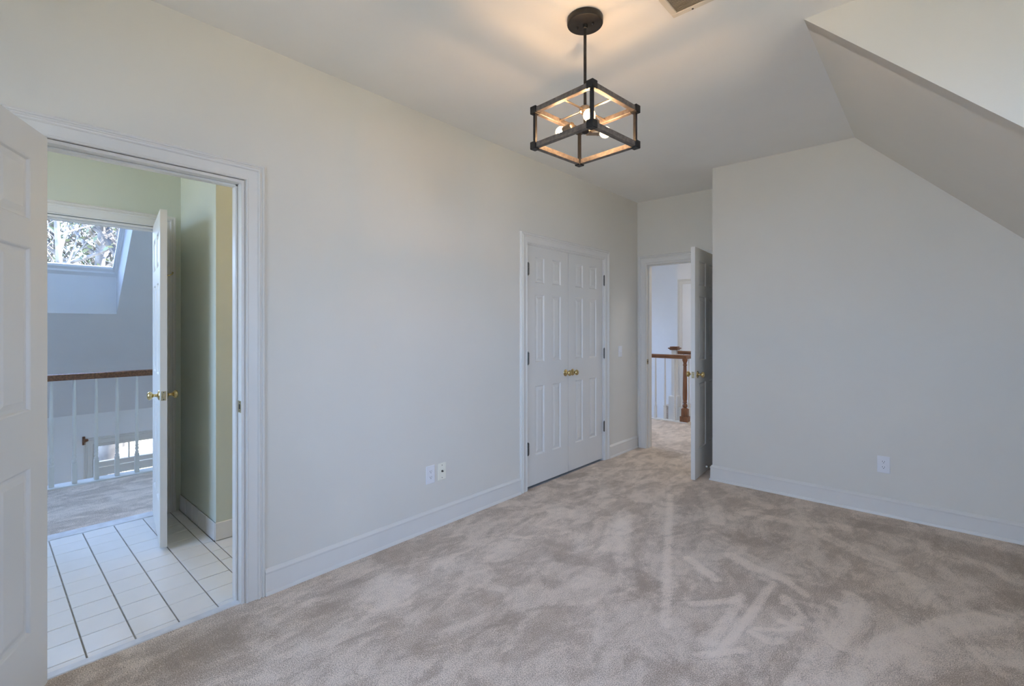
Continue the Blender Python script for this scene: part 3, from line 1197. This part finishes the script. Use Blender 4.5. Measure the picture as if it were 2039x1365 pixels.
box(b, -.004, .004, -.016, -.006, 0.0, .009, bev=.0015)
obj('toggle', b, 'plastic', t)

# door stop on the baseboard's corner
t = thing('door_stop', (X1 - .013, 4.40, .080), 'white-tipped spring door stop behind the open recess door', 'door stop')
b = B()
tube(b, [(0, 0, 0), (-.010, 0, 0)], .009, 12)
n_ = 70
tube(b, [(-.008 - .055 * k / n_, .0048 * math.cos(k * .9), .0048 * math.sin(k * .9)) for k in range(n_ + 1)], .0014, 6)
obj('spring', b, 'old_brass', t, smooth=50)
b = B()
tube(b, [(-.060, 0, 0), (-.064, 0, 0), (-.074, 0, 0), (-.077, 0, 0)], [.006, .0085, .0085, .006], 12)
obj('tip', b, 'rubber', t, smooth=50)

# ------------------------------------------------------------------ ceiling vent
t = thing('ceiling_vent', (1.627, 2.092, H), 'beige metal return air vent on the ceiling beside the pendant', 'vent')
VW, VD = .40, .36
b = B()
fr = .026
for (xa, xb, ya, yb) in ((0, VW, -fr, 0), (0, VW, -VD, -VD + fr), (0, fr, -VD + fr, -fr), (VW - fr, VW, -VD + fr, -fr)):
    box(b, xa, xb, ya, yb, -.007, 0, bev=.0025)
obj('frame', b, 'vent', t)
b = B()
box(b, fr, VW - fr, -VD + fr, -fr, -.0012, 0)
obj('duct', b, 'duct', t)
b = B()
prism(b, [(-.0045, -.0075), (-.0028, -.0075), (.0040, -.0015), (.0023, -.0015)], fr, VW - fr, axis='x')
s0 = obj('slat', b, 'vent', t)
nsl = int((VD - 2 * fr) / .0088)
s0.location = (0, -VD + fr + .006, 0)
for k in range(1, nsl):
    dup(s0, t, (0, -VD + fr + .006 + .0088 * k, 0))
for (sx_, sy_) in ((.090, -.010), (.310, -.010), (.090, -VD + .010), (.310, -VD + .010)):
    b = B()
    lathe(b, [(.0045, 0), (.0045, .0015), (.0030, .003)], 10, along((sx_, sy_, -.007), (0, 0, -1)))
    obj('screw', b, 'pewter', t)

# ------------------------------------------------------------------ pendant light
PX, PY = 1.323, 1.833
P = thing('pendant_light', (PX, PY, H), 'square cage pendant light with bare bulbs hanging from a round canopy', 'pendant light', R(-5))
b = B()
lathe(b, [(0.0, -.030), (.074, -.030), (.079, -.0285), (.0805, -.025), (.0805, -.002), (.079, 0)], 48)
cn = obj('canopy', b, 'bronze', P, smooth=40)
for ang in (20, 200):
    b = B()
    lathe(b, [(.0048, 0), (.0048, .006), (.003, .010), (0, .0105)], 12, along((.037 * math.cos(R(ang)), .037 * math.sin(R(ang)), -.030), (0, 0, -1)))
    obj('screw', b, 'black', cn, smooth=40)
b = B()
lathe(b, [(.011, -.030), (.011, -.045), (.0068, -.048)], 16)
tube(b, [(0, 0, -.045), (0, 0, -.505)], .0068, 14)
obj('stem', b, 'black', P, smooth=40)
HS, ZT, ZB = .1600, -.416, -.576
bw = .0115
b = B()
box(b, -HS + .016, HS - .016, -bw, bw, -bw, bw, bev=.0015)
bar0 = obj('bar', b, 'greywood', P, loc=(0, -HS, ZT))
for z_ in (ZT, ZB):
    for k in range(4):
        if z_ == ZT and k == 0:
            continue
        a = k * PI / 2
        dup(bar0, P, (HS * math.sin(a), -HS * math.cos(a), z_), (0, 0, a))
b = B()
box(b, -.0068, .0068, -.0068, .0068, ZB + .016, ZT - .016, bev=.001)
post0 = obj('post', b, 'black', P, loc=(HS, HS, 0))
b = B()
box(b, -.0170, .0170, -.0170, .0170, -.0170, .0170, bev=.002)
blk0 = obj('corner_block', b, 'black', P, loc=(HS, HS, ZT))
for k, (sx_, sy_) in enumerate(((1, 1), (1, -1), (-1, -1), (-1, 1))):
    if k:
        dup(post0, P, (HS * sx_, HS * sy_, 0))
        dup(blk0, P, (HS * sx_, HS * sy_, ZT))
    dup(blk0, P, (HS * sx_, HS * sy_, ZB))
b = B()
lathe(b, [(.0068, -.398), (.021, -.401), (.026, -.406), (.026, -.424), (.019, -.432), (.0068, -.436)], 20)
obj('hub', b, 'nickel', P, smooth=40)
b = B()
box(b, .018, HS - bw + .001, -.0050, .0050, -.0025, .0025, bev=.0006)
sp0 = obj('spoke', b, 'nickel', P, loc=(0, 0, ZT))
for k in range(1, 4):
    dup(sp0, P, (0, 0, ZT), (0, 0, k * PI / 2))
b = B()
lathe(b, [(0, -.524), (.012, -.522), (.020, -.515), (.020, -.489), (.012, -.481), (.0068, -.479)], 20)
obj('socket_hub', b, 'bronze', P, smooth=40)
ZS = -.492
for k in range(3):
    phi = R(-40 + 120 * k)
    axd = R(14 + 120 * k)

    def loc2(a_, r_):
        return Vector((-math.cos(a_) * r_, math.sin(a_) * r_, 0))
    c_ = loc2(phi, .075) + Vector((0, 0, ZS))
    d_ = loc2(axd, 1.0)
    b = B()
    tube(b, [Vector((0, 0, ZS)) + loc2(phi, .015), Vector((0, 0, ZS)) + loc2(phi, .066)], .0042, 10)
    lathe(b, [(0, -.0300), (.0125, -.0300), (.0145, -.0285), (.0145, .020), (.0160, .022), (.0160, .030), (.0130, .030)], 20, along(c_, d_))
    s_ = obj('socket', b, 'nickel', P, smooth=40)
    b = B()
    r_ = .0262
    prof = [(.0095, .026), (.0105, .034)]
    cz = .034 + r_ * .92
    for a_ in range(-64, 91, 14):
        prof.append((max(0.0, r_ * math.cos(R(a_))), cz + r_ * math.sin(R(a_))))
    prof.append((0, cz + r_))
    lathe(b, prof, 24, along(c_, d_))
    obj('bulb', b, 'bulb', s_, smooth=60)
    b = B()
    lathe(b, [(0, cz - .013)] + [(.0085 * math.cos(R(a_)), cz + .0115 * math.sin(R(a_))) for a_ in range(-70, 71, 20)] + [(0, cz + .013)], 14, along(c_, d_))
    obj('filament', b, 'filament', s_, smooth=80)

# bathroom vanity lamp round the corner; the unseen overhead dome is added fill
t = thing('vanity_light', (-.50, 2.295, 2.02), 'brass vanity light bar with three frosted globes', 'wall light')
b = B()
box(b, -.26, .26, -.035, .004, -.05, .05, bev=.006)
obj('bar', b, 'brass', t)
M['globe'] = emit('frosted_globe', (1.0, .66, .30), BATH_LAMP)
for k in (-1, 0, 1):
    b = B()
    lathe(b, [(.02, -.035), (.024, -.06)] + [(.052 * math.cos(R(a_)), -.105 - .052 * math.sin(R(a_))) for a_ in range(-60, 90, 15)] + [(0, -.157)], 20, along((k * .17, 0, 0), (0, 1, 0)))
    obj('globe', b, 'globe', t, smooth=60)
t = thing('added_ceiling_light', (-.85, -.35, H), 'added dome light brightening the bathroom, out of view', 'fill light')
b = B()
lathe(b, [(.17, -.03), (.175, -.025), (.175, 0)], 32)
obj('base', b, 'trim', t, smooth=40)
M['dome'] = emit('bath_fill_dome', (1.0, .96, .88), 6.0)
b = B()
lathe(b, [(.155, -.028)] + [(.155 * math.cos(R(a_)), -.03 - .075 * math.sin(R(a_))) for a_ in range(0, 90, 15)] + [(0, -.105)], 32)
obj('diffuser', b, 'dome', t, smooth=60)

M['hall_fill_dome'] = emit('hall_fill_glow', (1.0, .95, .88), 42.0)  # unseen domes added to brighten the hall past the far doorway
for k, (x_, y_) in enumerate(((.55, 5.85), (.9, 7.3), (-2.3, 7.3))):
    t = thing('added_ceiling_light', (x_, y_, H), ('added dome light on the hall ceiling outside the bedroom', 'added dome light on the hall ceiling by the newel post', 'added dome light on the ceiling over the stairwell')[k], 'fill light')
    b = B()
    lathe(b, [(.17, -.03), (.175, -.025), (.175, 0)], 32)
    obj('base', b, 'trim', t, smooth=40)
    b = B()
    lathe(b, [(.155, -.028)] + [(.155 * math.cos(R(a_)), -.03 - .075 * math.sin(R(a_))) for a_ in range(0, 90, 15)] + [(0, -.105)], 32)
    obj('diffuser', b, 'hall_fill_dome', t, smooth=60)

# ------------------------------------------------------------------ outdoors
bm = B()
box(bm, -60, -5.9, -40, 40, -3.3, -3.05)
box(bm, 4.3, 60, -40, 40, -3.3, -3.05)
box(bm, -5.9, 4.3, -40, -2.1, -3.3, -3.05)
box(bm, -5.9, 4.3, 9.8, 40, -3.3, -3.05)
struct('ground', bm, 'grass', 'lawn outside the house', 'lawn')


def tree(loc, h, r, seed, label, barkm='bark', leaves=900, spread=2.2, lean=(0, 0), extra=None, low=.18):
    rg = random.Random(seed)
    t = thing('tree', loc, label, 'tree', group=None)
    b = B()
    tips = []

    def branch(p, d, ln, rad, depth):
        n = max(3, int(ln / .35))
        pts, rad_ = [p.copy()], [rad]
        q = p.copy()
        dd = d.copy()
        for i in range(n):
            wb = .05 if depth == 0 else .17
            dd = (dd + Vector((rg.uniform(-wb, wb), rg.uniform(-wb, wb), rg.uniform(-.06, .12)))).normalized()
            q = q + dd * (ln / n)
            pts.append(q.copy())
            rad_.append(rad * (1 - .75 * (i + 1) / n))
            if depth < 3 and i > n * (low if depth == 0 else .15):
                m_ = 2 if depth < 2 else 1
                for _ in range(m_):
                    if rg.random() < .80:
                        a = rg.uniform(0, 2 * PI)
                        side = Vector((math.cos(a), math.sin(a), rg.uniform(.0, .8)))
                        nd = (dd * .45 + side).normalized()
                        branch(q, nd, ln * rg.uniform(.22, .42), rad_[-1] * rg.uniform(.32, .55), depth + 1)
            if depth >= 1:
                tips.append((q.copy(), depth))
        tube(b, pts, rad_, 8 if depth == 0 else (5 if depth == 1 else 4), cap=False)
    branch(Vector((0, 0, 0)), Vector((lean[0], lean[1], 1)).normalized(), h, r, 0)
    if extra:
        for (p0, p1, rr) in extra:
            p0, p1 = Vector(p0), Vector(p1)
            n = 10
            pts = [p0.lerp(p1, i / n) + Vector((rg.uniform(-.06, .06), rg.uniform(-.06, .06), rg.uniform(-.06, .06))) for i in range(n + 1)]
            tube(b, pts, [rr * (1 - .6 * i / n) for i in range(n + 1)], 7, cap=False)
            for i in range(2, n + 1):
                a = rg.uniform(-.7, .7)
                branch(pts[i], Vector((rg.uniform(-.4, .4), a, rg.uniform(-.5, .9))).normalized(), rg.uniform(.8, 1.7), rr * .3, 2)
    obj('trunk', b, barkm, t, smooth=60)
    if leaves:
        b = B()
        for _ in range(leaves):
            c0, _d = rg.choice(tips)
            c = c0 + Vector((rg.gauss(0, .22), rg.gauss(0, .22), rg.gauss(0, .16)))
            u = Vector((rg.uniform(-1, 1), rg.uniform(-1, 1), rg.uniform(-1, 1))).normalized()
            v = u.orthogonal().normalized()
            s = rg.uniform(.05, .11)
            vs = [b.verts.new(c - u * s), b.verts.new(c + v * s * .45), b.verts.new(c + u * s), b.verts.new(c - v * s * .45)]
            b.faces.new(vs)
        o = obj('foliage', b, 'leaf', t)
        o['kind'] = 'stuff'
    return t


def at_x(u, v, x):
    c, s = math.cos(YAW), math.sin(YAW)
    X = (u - 1019.5) / FPX
    d = (c * X - s, s * X + c, -(v - HOR) / FPX)
    t_ = (x - CAM_X) / d[0]
    return Vector((x, t_ * d[1], CAM_Z + t_ * d[2]))


def gp(u, x):
    p = at_x(u, 500, x)
    return (p.x, p.y, -3.06)


tree(gp(219, -13.0), 11, .27, 3, 'thick grey trunk near the skylight\'s inner side', 'bark', 500, low=.42, lean=(0, -.03))
tree(gp(180, -14.5), 12, .19, 11, 'pale trunk in the middle of the skylight view', 'bark_pale', 700, low=.40, lean=(0, .02),
     extra=[((.2, -1.9, 5.2), (.3, 1.5, 7.2), .07)])
tree(gp(120, -12.0), 9, .11, 23, 'slender pale tree with bare forking branches by the skylight edge', 'bark_pale', 500, low=.30, lean=(0, .05))
tree(gp(150, -19.0), 12, .16, 31, 'leafy green tree far behind the pale trunk', 'bark', 3000, low=.25)
tree(gp(240, -20.0), 13, .17, 47, 'leafy tree behind the thick grey trunk', 'bark', 2600, low=.25)
tree(gp(70, -18.0), 12, .16, 53, 'green tree hidden mostly beyond the open bedroom door', 'bark', 2600, low=.25)
